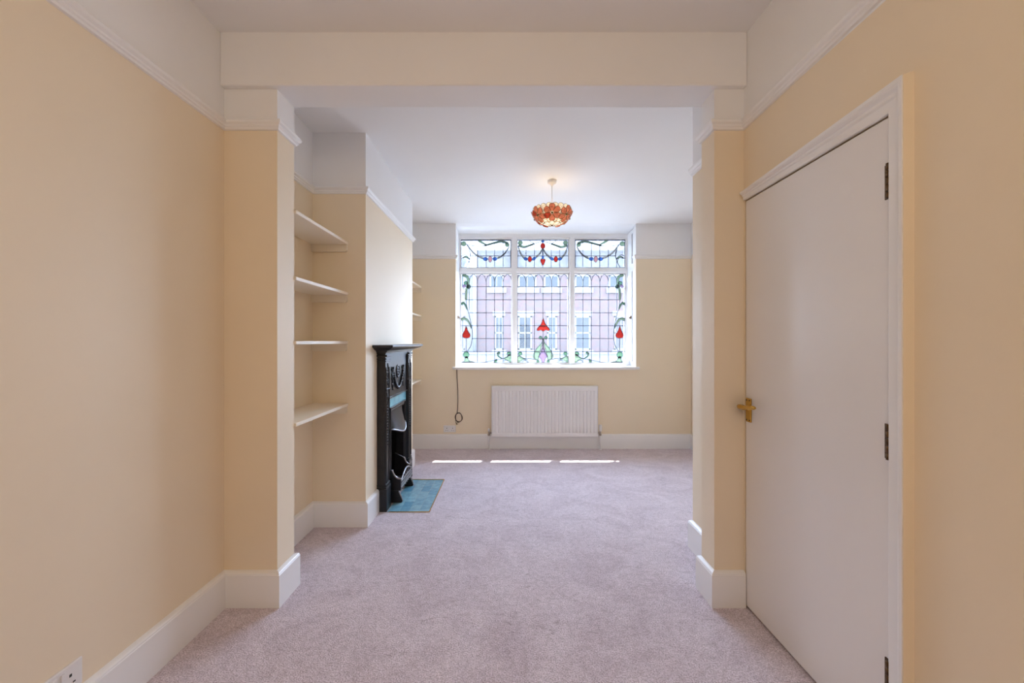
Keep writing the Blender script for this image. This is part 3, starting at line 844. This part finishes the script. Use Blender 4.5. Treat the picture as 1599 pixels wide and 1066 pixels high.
for y0 in (FY0, FY1 - PW):
    y1 = y0 + PW
    mb = MB(); mb.cham(XFB, XFr, y0, y1, 0.0, 1.212, 0.006)
    for a in (y0 + 0.010, y1 - 0.018): mb.box(XFr - 0.001, XFr + 0.006, a, a + 0.008, 0.215, 1.10)
    p = mb.build('pilaster', M['iron'], fp)
    mb = MB()
    mb.cham(XFB, XFr + 0.012, y0 - 0.008, y1 + 0.004, 0.0, 0.172, 0.004)
    mb.cham(XFB, XFr + 0.010, y0 - 0.006, y1 + 0.003, 0.174, 0.186, 0.003); mb.cham(XFB, XFr + 0.007, y0 - 0.004, y1 + 0.002, 0.190, 0.204, 0.003)
    mb.build('plinth', M['iron'], p)
    mb = MB()
    for zc, h, e in ((1.190, 0.016, 0.014), (1.166, 0.010, 0.009), (1.148, 0.008, 0.006)):
        mb.cham(XFB, XFr + e, y0 - e * 0.6, y1 + e * 0.6, zc - h / 2, zc + h / 2, 0.003)
    mb.build('capital', M['iron'], p)
    mb = MB(); mb.cham(XFB, XFr + 0.009, y0 + 0.004, y1 - 0.004, 0.925, 0.936, 0.003); mb.build('collar_band', M['iron'], p)
    mb = MB(); yc = (y0 + y1) / 2
    flower_relief(mb, yc, 1.06, XFr, 0.026); flower_relief(mb, yc, 0.995, XFr, 0.030)
    mb.tube([(XFr + 0.002, yc, 1.13), (XFr + 0.003, yc + 0.012, 1.10), (XFr + 0.002, yc - 0.008, 0.96)], 0.004, 6)
    flower_relief(mb, yc, 0.87, XFr, 0.022); mb.tube([(XFr + 0.002, yc - 0.016, 0.90), (XFr + 0.002, yc + 0.018, 0.85), (XFr + 0.002, yc - 0.012, 0.81)], 0.0035, 6)
    for k in range(14): mb.sphere((XFr + 0.001, yc, 0.79 - k * 0.022), 0.006, 0.009, 0.010, 8)
    mb.build('ornament', M['iron'], p)
IY0, IY1 = FY0 + PW, FY1 - PW
IC = (IY0 + IY1) / 2
XPn = XFr - 0.018
mb = MB(); mb.cham(XFB, XPn, IY0 - 0.002, IY1 + 0.002, 0.842, 1.214, 0.003)
mb.box(XPn - 0.002, XPn + 0.012, IY0, IY1, 1.186, 1.206); mb.box(XPn - 0.002, XPn + 0.010, IY0, IY1, 0.842, 0.850)
fz = mb.build('frieze_panel', M['iron'], fp)
mb = MB()
flower_relief(mb, IC, 1.045, XPn + 0.004, 0.036)
mb.tube([(XPn + 0.001, IC + 0.046 * math.cos(2 * PI * k / 20), 1.045 + 0.05 * math.sin(2 * PI * k / 20)) for k in range(21)], 0.008, 6)
mb.build('rosette', M['iron'], fz)
mb = MB()
for k in range(25):
    t = -1 + 2 * k / 24
    mb.sphere((XPn + 0.005, IC + t * 0.150, 0.905 + 0.135 * t * t), 0.014, 0.0085 + 0.004 * (1 - abs(t)), 0.010 + 0.004 * (1 - abs(t)), 8)
for s in (-1, 1):
    yb = IC + s * 0.165
    mb.tube([(XPn + 0.003, yb, 1.06), (XPn + 0.006, yb + 0.012 * s, 1.00), (XPn + 0.003, yb - 0.005, 0.955), (XPn + 0.003, yb + 0.006, 0.90)], 0.005, 6)
    for e in (-1, 1):
        mb.tube([(XPn + 0.004, yb, 1.055), (XPn + 0.006, yb + e * 0.020, 1.088), (XPn + 0.006, yb + e * 0.034, 1.075), (XPn + 0.004, yb + e * 0.008, 1.052)], 0.005, 6)
    for k in range(5): mb.sphere((XPn + 0.002, yb + (0.014 if k % 2 else -0.012), 1.03 - 0.02 * k), 0.007, 0.009, 0.008, 8)
mb.build('garland', M['iron'], fz)
# tiled slips and inner frame
XT = -0.962
TI0, TI1, TZ = IY0 + 0.060, IY1 - 0.060, 0.765
mb = MB()
mb.box(XFB, XT, IY0, IY1, TZ, 0.842); mb.box(XFB, XT, IY0, TI0, 0, TZ); mb.box(XFB, XT, TI1, IY1, 0, TZ)
mb.build('tile_slips', M['sliptile'], fp)['label'] = 'turquoise tiles around the fire opening'
mb = MB()
for e, h in ((0.0, 0.012), (0.024, 0.010)):
    x1 = XT + 0.016 - e * 0.3; a0, a1, z1 = TI0 + e, TI1 - e, TZ - e
    mb.cham(XFB - 0.02, x1, a0, a0 + h, 0, z1, 0.003); mb.cham(XFB - 0.02, x1, a1 - h, a1, 0, z1, 0.003); mb.cham(XFB - 0.02, x1, a0, a1, z1 - h, z1, 0.003)
mb.box(XFB - 0.02, XT + 0.004, TI0, TI0 + 0.04, 0, TZ); mb.box(XFB - 0.02, XT + 0.004, TI1 - 0.04, TI1, 0, TZ); mb.box(XFB - 0.02, XT + 0.004, TI0, TI1, TZ - 0.04, TZ)
mb.build('inner_frame', M['iron'], fp)
# hood: bulging canopy with a rolled lower lip
H0, H1 = TI0 + 0.036, TI1 - 0.036
mb = MB(); nu, nv = 15, 11; vs = []; vs2 = []
def hood_pt(u, v, d=0.0):
    y = H0 + (H1 - H0) * u
    bul = math.sin(PI * u) ** 0.7
    zbot = 0.548 + 0.030 * math.cos(2 * PI * u) * 0.5 + 0.02 * (abs(u - 0.5) * 2) ** 2
    z = (TZ - 0.034) + (zbot - (TZ - 0.034)) * v
    x = XT - 0.012 + (0.012 + 0.050 * v ** 1.6) * bul + 0.012 * v - d
    return (x, y, z)
for j in range(nv):
    for i in range(nu): vs.append(hood_pt(i / (nu - 1), j / (nv - 1)))
for j in range(nv):
    for i in range(nu): vs2.append(hood_pt(i / (nu - 1), j / (nv - 1), 0.008))
g = lambda i, j: j * nu + i
fs = [[g(i, j), g(i + 1, j), g(i + 1, j + 1), g(i, j + 1)] for j in range(nv - 1) for i in range(nu - 1)]
mb.add(vs, fs, 0, True); mb.add(vs2, [f[::-1] for f in fs], 0, True)
hd = mb.build('hood', M['iron'], fp); hd['label'] = 'smooth curved smoke hood'
mb = MB(); mb.tube([hood_pt(i / 20, 1.0) for i in range(21)], 0.0065, 8); mb.build('hood_lip', M['polished'], hd)
# firebox
mb = MB(); bx0 = -1.30
a0, a1, zt_ = TI0 + 0.002, TI1 - 0.002, TZ - 0.002
mb.add([(XFB - 0.02, a0, 0.003), (XFB - 0.02, a1, 0.003), (bx0, a1 - 0.06, 0.003), (bx0, a0 + 0.06, 0.003), (XFB - 0.02, a0, zt_), (XFB - 0.02, a1, zt_), (bx0, a1 - 0.06, zt_), (bx0, a0 + 0.06, zt_)],
       [(0, 1, 2, 3), (4, 7, 6, 5), (1, 5, 6, 2), (2, 6, 7, 3), (3, 7, 4, 0)])
for k in range(6): mb.box(bx0, bx0 + 0.012, a0 + 0.09 + k * 0.055, a0 + 0.10 + k * 0.055, 0.003, 0.6)
mb.build('fire_back', M['soot'], fp)
# grate: front bars with a pierced arch, and two cheeks with scrolled feet
GY0, GY1 = 3.335, 3.715
XG = -0.868
gr = MB()
for z, r in ((0.118, 0.009), (0.142, 0.006), (0.168, 0.007)): gr.cham(XG - 0.012, XG + 0.004, GY0, GY1, z - r, z + r, 0.003)
arch = [(XG - 0.003, GY0 + (GY1 - GY0) * t, 0.172 + 0.055 * math.sin(PI * t) ** 1.2) for t in [i / 16 for i in range(17)]]
gr.tube(arch, 0.007, 8)
for t in (0.2, 0.35, 0.5, 0.65, 0.8):
    y = GY0 + (GY1 - GY0) * t; zt2 = 0.172 + 0.055 * math.sin(PI * t) ** 1.2
    gr.tube([(XG - 0.004, y, 0.165), (XG - 0.004, y + 0.012, (0.165 + zt2) / 2), (XG - 0.004, y, zt2)], 0.0045, 6)
for k in range(7):
    y = GY0 + 0.03 + k * (GY1 - GY0 - 0.06) / 6; gr.box(-1.20, XG - 0.008, y - 0.007, y + 0.007, 0.085, 0.10)
gr.build('grate_bars', M['polished'], fp)
for y in (GY0, GY1):
    mb = MB()
    cheek = [(-1.02, 0.004), (-0.948, 0.004), (-0.86, 0.004), (-0.855, 0.018), (-0.868, 0.050), (-0.888, 0.088), (-0.884, 0.100), (XG, 0.104), (XG, 0.186), (-0.884, 0.190), (-0.904, 0.198), (-0.925, 0.222), (-0.940, 0.256), (-0.952, 0.268), (-1.02, 0.30)]
    mb.prism(cheek, 'y', y - 0.010, y + 0.010)
    mb.box(-0.946, -0.884, y - 0.014, y + 0.014, 0.094, 0.104)
    ck = mb.build('grate_cheek', M['iron'], fp)
    mb = MB(); mb.tube([(a, y, b) for a, b in spline([(XG + 0.002, 0.190), (-0.884, 0.192), (-0.904, 0.200), (-0.925, 0.224), (-0.942, 0.262)], 4)], 0.009, 8)
    mb.build('cheek_rim', M['polished'], ck); mb = MB()
    mb.tube([(a, y, b) for a, b in spline([(-0.858, 0.010), (-0.866, 0.045), (-0.886, 0.088)], 5)], 0.007, 8)
    mb.build('foot_rim', M['polished'], ck)

ht = empty('tiled_hearth', (-0.78, 3.51, 0)); tag(ht, 'turquoise tiled hearth let into the carpet before the fireplace', 'hearth')
mb = MB(); mb.box(-0.924, -0.605, 3.150, 3.872, -0.02, 0.003); mb.build('hearth_tiles', M['hearthtile'], ht)
mb = MB(); mb.box(-0.605, -0.600, 3.146, 3.878, -0.02, 0.007); mb.box(-0.90, -0.605, 3.872, 3.880, -0.02, 0.008); mb.box(-0.91, -0.605, 3.144, 3.150, -0.02, 0.005)
mb.build('edging_strip', M['brass'], ht)['label'] = 'thin brass edging strip'

# ------------------------------------------------------------------ radiator
RX0, RX1, RZ0, RZ1, RY = -0.201, 1.066, 0.161, 0.766, 4.930
rd = empty('radiator', ((RX0 + RX1) / 2, 4.96, RZ0)); tag(rd, 'white ribbed panel radiator on the far wall under the window', 'radiator')
mb = MB(); nr = 29
x = RX0 + 0.02; wv = (RX1 - RX0 - 0.04) / nr
prof = [(RX0, RY + 0.012), (RX0 + 0.004, RY + 0.002), (RX0 + 0.016, RY)]
for k in range(nr):
    a = x + k * wv
    prof += [(a + wv * 0.12, RY), (a + wv * 0.26, RY + 0.010), (a + wv * 0.42, RY + 0.010), (a + wv * 0.56, RY)]
prof += [(RX1 - 0.016, RY), (RX1 - 0.004, RY + 0.002), (RX1, RY + 0.012)]
back = [(px, RY + 0.022) for px, _ in prof][::-1]
mb.prism(prof + back, 'z', RZ0 + 0.045, RZ1 - 0.045)
mb.build('ribbed_panel', M['radiator'], rd)
mb = MB()
mb.cham(RX0 + 0.001, RX1 - 0.001, RY - 0.001, RY + 0.022, RZ0, RZ0 + 0.046, 0.005); mb.cham(RX0 + 0.001, RX1 - 0.001, RY - 0.001, RY + 0.022, RZ1 - 0.058, RZ1 - 0.010, 0.005)
mb.build('panel_channel', M['radiator'], rd)
mb = MB(); mb.box(RX0 - 0.002, RX1 + 0.002, RY - 0.004, YF - 0.012, RZ1 - 0.012, RZ1)
for x in (RX0 - 0.002, RX1 - 0.001): mb.box(x, x + 0.003, RY - 0.002, YF - 0.012, RZ0 + 0.02, RZ1)
mb.build('casing', M['radiator'], rd, bevel=0.001)
mb = MB(); mb.box(RX0 + 0.02, RX1 - 0.02, RY + 0.03, RY + 0.06, RZ0 + 0.02, RZ1 - 0.03)
for x in (RX0 + 0.15, RX1 - 0.15): mb.box(x - 0.02, x + 0.02, RY + 0.05, YF - 0.002, RZ0 + 0.1, RZ1 - 0.1)
mb.build('rear_panel', M['radiator'], rd)
for xp, head in ((-0.235, False), (1.103, True)):
    sg = 1 if xp < 0.4 else -1
    mb = MB(); yv = 4.962
    mb.tube([(xp, yv, 0.0), (xp, yv, 0.188)], 0.0085, 12); mb.lathe([(0.0, 0.006), (0.016, 0.006), (0.019, 0.0), (0.019, 0.0)], (xp, yv, 0.002), 14)
    mb.build('supply_pipe', M['radiator'], rd)
    mb = MB()
    mb.lathe([(0, 0.0), (0.014, 0.0), (0.016, 0.006), (0.016, 0.020), (0.011, 0.026), (0.011, 0.052), (0, 0.052)], (xp, yv, 0.170), 14)
    mb.tube([(xp, yv, 0.205), (xp + sg * 0.040, yv, 0.205)], 0.011, 12)
    mb.build('valve', M['chrome'], rd)
    mb = MB()
    if head: mb.lathe([(0, 0.0), (0.016, 0.0), (0.020, 0.010), (0.021, 0.060), (0.018, 0.074), (0.010, 0.080), (0, 0.080)], (xp, yv, 0.222), 16)
    else: mb.lathe([(0, 0.0), (0.013, 0.0), (0.013, 0.026), (0.010, 0.032), (0, 0.032)], (xp, yv, 0.222), 16)
    mb.build('valve_cap', M['plastic'], rd)

# ------------------------------------------------------------------ sockets, cable, sill block
def socket(name, w, h, place, label):
    """double switched socket; local frame: u to the viewer's right, n out of the wall, z up"""
    loc, U, N = place
    U = Vector(U); N = Vector(N); Z = Vector((0, 0, 1)); loc = Vector(loc)
    o = empty(name, loc); tag(o, label, 'socket', 'double sockets')
    def tr(mb):
        mb.v = [tuple(loc + U * p[0] + N * p[1] + Z * p[2]) for p in mb.v]; return mb
    mb = MB(); mb.cham(-w / 2, w / 2, 0.0, 0.009, -h / 2, h / 2, 0.003); tr(mb).build('face_plate', M['plastic'], o)
    for s in (-1, 1):
        c = s * 0.036
        mb = MB()
        mb.box(c - 0.004, c + 0.004, 0.0088, 0.0094, 0.004, 0.013); 
        for e in (-1, 1): mb.box(c + e * 0.011 - 0.004, c + e * 0.011 + 0.004, 0.0088, 0.0094, -0.020, -0.0155)
        tr(mb).build('pin_holes', M['dark'], o)
        mb = MB(); mb.cham(s * 0.012 - 0.006, s * 0.012 + 0.006, 0.0088, 0.0135, 0.010, 0.031, 0.0015); tr(mb).build('rocker_switch', M['plastic'], o)
    return o
socket('wall_socket', 0.147, 0.087, ((XL, 1.277, 0.230), (0, 1, 0), (1, 0, 0)), 'white double socket on left wall just above the skirting')
socket('wall_socket', 0.150, 0.082, ((-0.714, YF, 0.239), (1, 0, 0), (0, -1, 0)), 'white double socket on far wall left of the radiator')

mb = MB()
yw = YF - 0.006
pts = [(-0.628, yw, 0.968), (-0.624, yw, 0.86), (-0.616, yw, 0.70), (-0.614, yw, 0.58), (-0.618, yw, 0.48), (-0.624, yw, 0.43)]
cx, cz = -0.604, 0.378
for k in range(0, 49):
    a = PI * 0.75 + 2 * PI * k / 20
    pts.append((cx + (0.041 + 0.004 * math.sin(k * 0.7)) * math.cos(a), yw - 0.002 * (k / 12), cz + (0.055 + 0.004 * math.cos(k * 0.5)) * math.sin(a)))
pts += [(-0.645, yw - 0.008, 0.345), (-0.635, yw - 0.008, 0.310), (-0.622, yw - 0.008, 0.292)]
tag(mb.tube(pts, 0.0042, 8).build('coiled_cable', M['cable']), 'brown cable hanging from the window sill in a small coil', 'cable')
mb = MB(); mb.cham(1.475, 1.535, 5.24, 5.33, 0.996, 1.070, 0.006)
tag(mb.build('sensor_box', M['plastic']), 'small white box standing on the right end of the window sill', 'box')

# ------------------------------------------------------------------ pendant lamp
LX, LY = 0.394, 3.74
zc_l = ZC1 + (ZC2 - ZC1) * (LY - 2.1) / (YF - 2.1)
pd = empty('pendant_lamp', (LX, LY, zc_l)); tag(pd, 'lit pendant lamp with orange shell flower bowl hanging from the ceiling', 'lamp')
mb = MB(); mb.lathe([(0, 0.002), (0.042, 0.002), (0.042, -0.006), (0.040, -0.022), (0.036, -0.028), (0.016, -0.034), (0.008, -0.052), (0, -0.052)], (LX, LY, zc_l), 28)
mb.build('ceiling_rose', M['plastic'], pd)
zb_, R = 2.352, 0.168        # bottom of the bowl, rim radius
mb = MB(); mb.tube([(LX, LY, zc_l - 0.05), (LX, LY, zb_ + 0.15)], 0.0035, 8); mb.build('cord', M['plastic'], pd)
mb = MB(); mb.lathe([(0, 0.0), (0.018, 0.0), (0.020, -0.01), (0.020, -0.05), (0, -0.05)], (LX, LY, zb_ + 0.150), 14); mb.build('lamp_holder', M['plastic'], pd)
mb = MB(); mb.sphere((LX, LY, zb_ + 0.070), 0.028, 0.028, 0.034, 14); mb.build('bulb', M['bulb'], pd)
lp = bpy.data.lights.new('pendant_light', 'POINT'); lp.energy = 3.2; lp.color = (1.0, 0.72, 0.42); lp.shadow_soft_size = 0.03
lo = bpy.data.objects.new('pendant_light', lp); C.objects.link(lo); lo.parent = pd; lo.location = (0, 0, zb_ + 0.115 - zc_l)
def bowl(phi, az):
    """point and frame on the bowl: phi 0 bottom .. 1 rim"""
    a = phi * PI / 2 * 0.96
    r = R * math.sin(a); z = zb_ + 0.138 * (1 - math.cos(a))
    p = Vector((LX + r * math.cos(az), LY + r * math.sin(az), z))
    nrm = Vector((math.cos(az) * math.sin(a) * 0.138, math.sin(az) * math.sin(a) * 0.138, -math.cos(a) * R)).normalized()
    t = Vector((-math.sin(az), math.cos(az), 0)); u = t.cross(nrm).normalized()
    if u.z < 0: u = -u
    return p, nrm, t, u
def petal(mb, wire, c, d, side, nrm, length, width, mi):
    """rounded petal from c outwards along d, cupped a little towards the normal"""
    n = 14; pts = []
    for k in range(n):
        a = 2 * PI * k / n
        l = length * 0.52 + length * 0.48 * math.cos(a)
        ww = width * 0.5 * math.sin(a) * (0.55 + 0.45 * l / length)
        pts.append(c + d * l + side * ww + nrm * (0.002 - 0.5 * l * l / 0.16))
    ctr = c + d * length * 0.55 + nrm * 0.001
    vs = [ctr] + pts; fs = [[0, 1 + k, 1 + (k + 1) % n] for k in range(n)]
    mb.add(vs, fs, mi, True)
    wire.tube(pts + [pts[0]], 0.0017, 5)
az0 = -PI / 2 - 0.10
sh_ = MB(); wr_ = MB()
for row, (phi, cnt, rad) in enumerate(((0.20, 8, 0.030), (0.46, 14, 0.032), (0.72, 18, 0.031), (0.97, 20, 0.029))):
    for k in range(cnt):
        az = az0 + 2 * PI * (k + 0.5 * (row % 2)) / cnt
        p, nrm, t, u = bowl(phi, az); pts = [p + (t * math.cos(2 * PI * j / 14) + u * math.sin(2 * PI * j / 14)) * rad for j in range(14)]
        sh_.add([p + nrm * 0.004] + pts, [[0, 1 + j, 1 + (j + 1) % 14] for j in range(14)], 0, True); wr_.tube(pts + [pts[0]], 0.0017, 5)
bw = sh_.build('shell_bowl', M['capiz'], pd); bw['label'] = 'bowl of pale round shell discs'
wr_.lathe([(0, -0.008), (0.006, -0.006), (0.008, 0.0), (0.014, 0.004)], (LX, LY, zb_ - 0.002), 12)
wr_.build('bowl_wire', M['petalbrass'], bw)
NF = 7
for f in range(NF):
    az = az0 + 2 * PI * f / NF
    p, nrm, t, u = bowl(0.72, az); p = p + nrm * 0.012
    a_ = MB(); b_ = MB()
    for k in range(6):
        th = PI / 6 + k * PI / 3 + 0.12 * math.sin(f * 2.1)
        d = t * math.cos(th) + u * math.sin(th); sd = -t * math.sin(th) + u * math.cos(th)
        petal(a_, b_, p + d * 0.010, d, sd, nrm, 0.068, 0.066, 1 if (f == 0 and k == 3) or (f + k) % 9 == 8 else 0)
    fo = a_.build('shell_flower', [M['petal'], M['petal_red']], pd)
    b_.sphere(tuple(p + nrm * 0.004), 0.010, 0.010, 0.010, 8)
    b_.build('petal_wire', M['petalbrass'], fo)

# ------------------------------------------------------------------ outside: street and the terrace opposite
mb = MB(); mb.box(-30, 30, 10.0, 19.0, -0.62, -0.45); struct(mb.build('road', M['road']), 'grey asphalt street outside the window', 'road')
mb = MB(); mb.box(-30, 30, 5.65, 10.0, -0.62, -0.38); mb.box(-30, 30, 19.0, 26.0, -0.62, -0.38); struct(mb.build('pavement', M['pavement']), 'pale pavement on both sides of the street', 'pavement')
HD = 24.0; SH = F_PX / HD
def hx_(zx): return (-94.0 + zx / 4.6333) / SH
def hz_(zy): return CAM_Z + (178.0 - zy / 4.6333) / SH
def house(x0, x1, wall, wins, top, label, name):
    h = empty(name, ((x0 + x1) / 2, HD + 4, -0.4)); tag(h, label, 'house', 'houses across the street')
    mb = MB(); mb.box(x0, x1, HD, HD + 8, -0.4, top); mb.build('house_wall', wall, h)
    mb = MB(); mb.prism([(HD - 0.25, top), (HD + 4, top + 1.0), (HD + 8.2, top)], 'x', x0, x1); mb.build('house_roof', M['slate'], h)
    for (a, b, z0, z1) in wins:
        f = MB(); t_ = 0.09
        f.box(a, a + t_, HD - 0.03, HD + 0.05, z0, z1); f.box(b - t_, b, HD - 0.03, HD + 0.05, z0, z1); f.box(a, b, HD - 0.03, HD + 0.05, z1 - t_, z1)
        f.box(a, b, HD - 0.03, HD + 0.05, z0, z0 + t_); f.box(a, b, HD - 0.03, HD + 0.05, (z0 + z1) / 2 - 0.04, (z0 + z1) / 2 + 0.04)
        f.box((a + b) / 2 - 0.02, (a + b) / 2 + 0.02, HD - 0.02, HD + 0.05, z0, z1)
        f.box(a - 0.15, b + 0.15, HD - 0.14, HD, z0 - 0.30, z0); f.box(a - 0.1, b + 0.1, HD - 0.04, HD, z1, z1 + 0.28)
        fo = f.build('house_window', M['outerpaint'], h)
        g_ = MB(); g_.box(a + t_, b - t_, HD - 0.012, HD - 0.002, z0 + t_, z1 - t_); g_.build('window_pane', M['houseglass'], fo)
    return h
g0, g1 = hz_(885), hz_(640); u0, u1 = hz_(437), hz_(262)
wb = []
for a, b in ((335, 400), (505, 605), (715, 785), (915, 1028), (1200, 1300)): wb.append((hx_(a), hx_(b), g0, g1))
for a, b in ((300, 400), (505, 638), (692, 802), (915, 1028), (1160, 1290)): wb.append((hx_(a), hx_(b), u0, u1))
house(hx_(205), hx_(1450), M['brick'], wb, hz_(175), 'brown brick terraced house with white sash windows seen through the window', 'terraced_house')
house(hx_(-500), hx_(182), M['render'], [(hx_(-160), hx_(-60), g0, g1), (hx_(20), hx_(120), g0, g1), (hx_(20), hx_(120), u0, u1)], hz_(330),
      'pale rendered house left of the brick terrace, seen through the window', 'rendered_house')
mb = MB(); mb.box(hx_(-500), hx_(1450), 22.0, 22.25, -0.38, 0.62); mb.box(hx_(-500), hx_(1450), 21.95, 22.3, 0.62, 0.72)
tag(mb.build('garden_wall', M['render']), 'low pale garden wall in front of the terrace', 'wall')
mb = MB(); mb.tube([(hx_(194), HD - 0.30, -0.38), (hx_(194), HD - 0.30, hz_(330))], 0.11, 10)
tag(mb.build('drainpipe', M['outerpaint']), 'white drainpipe between the two houses across the street', 'pipe')
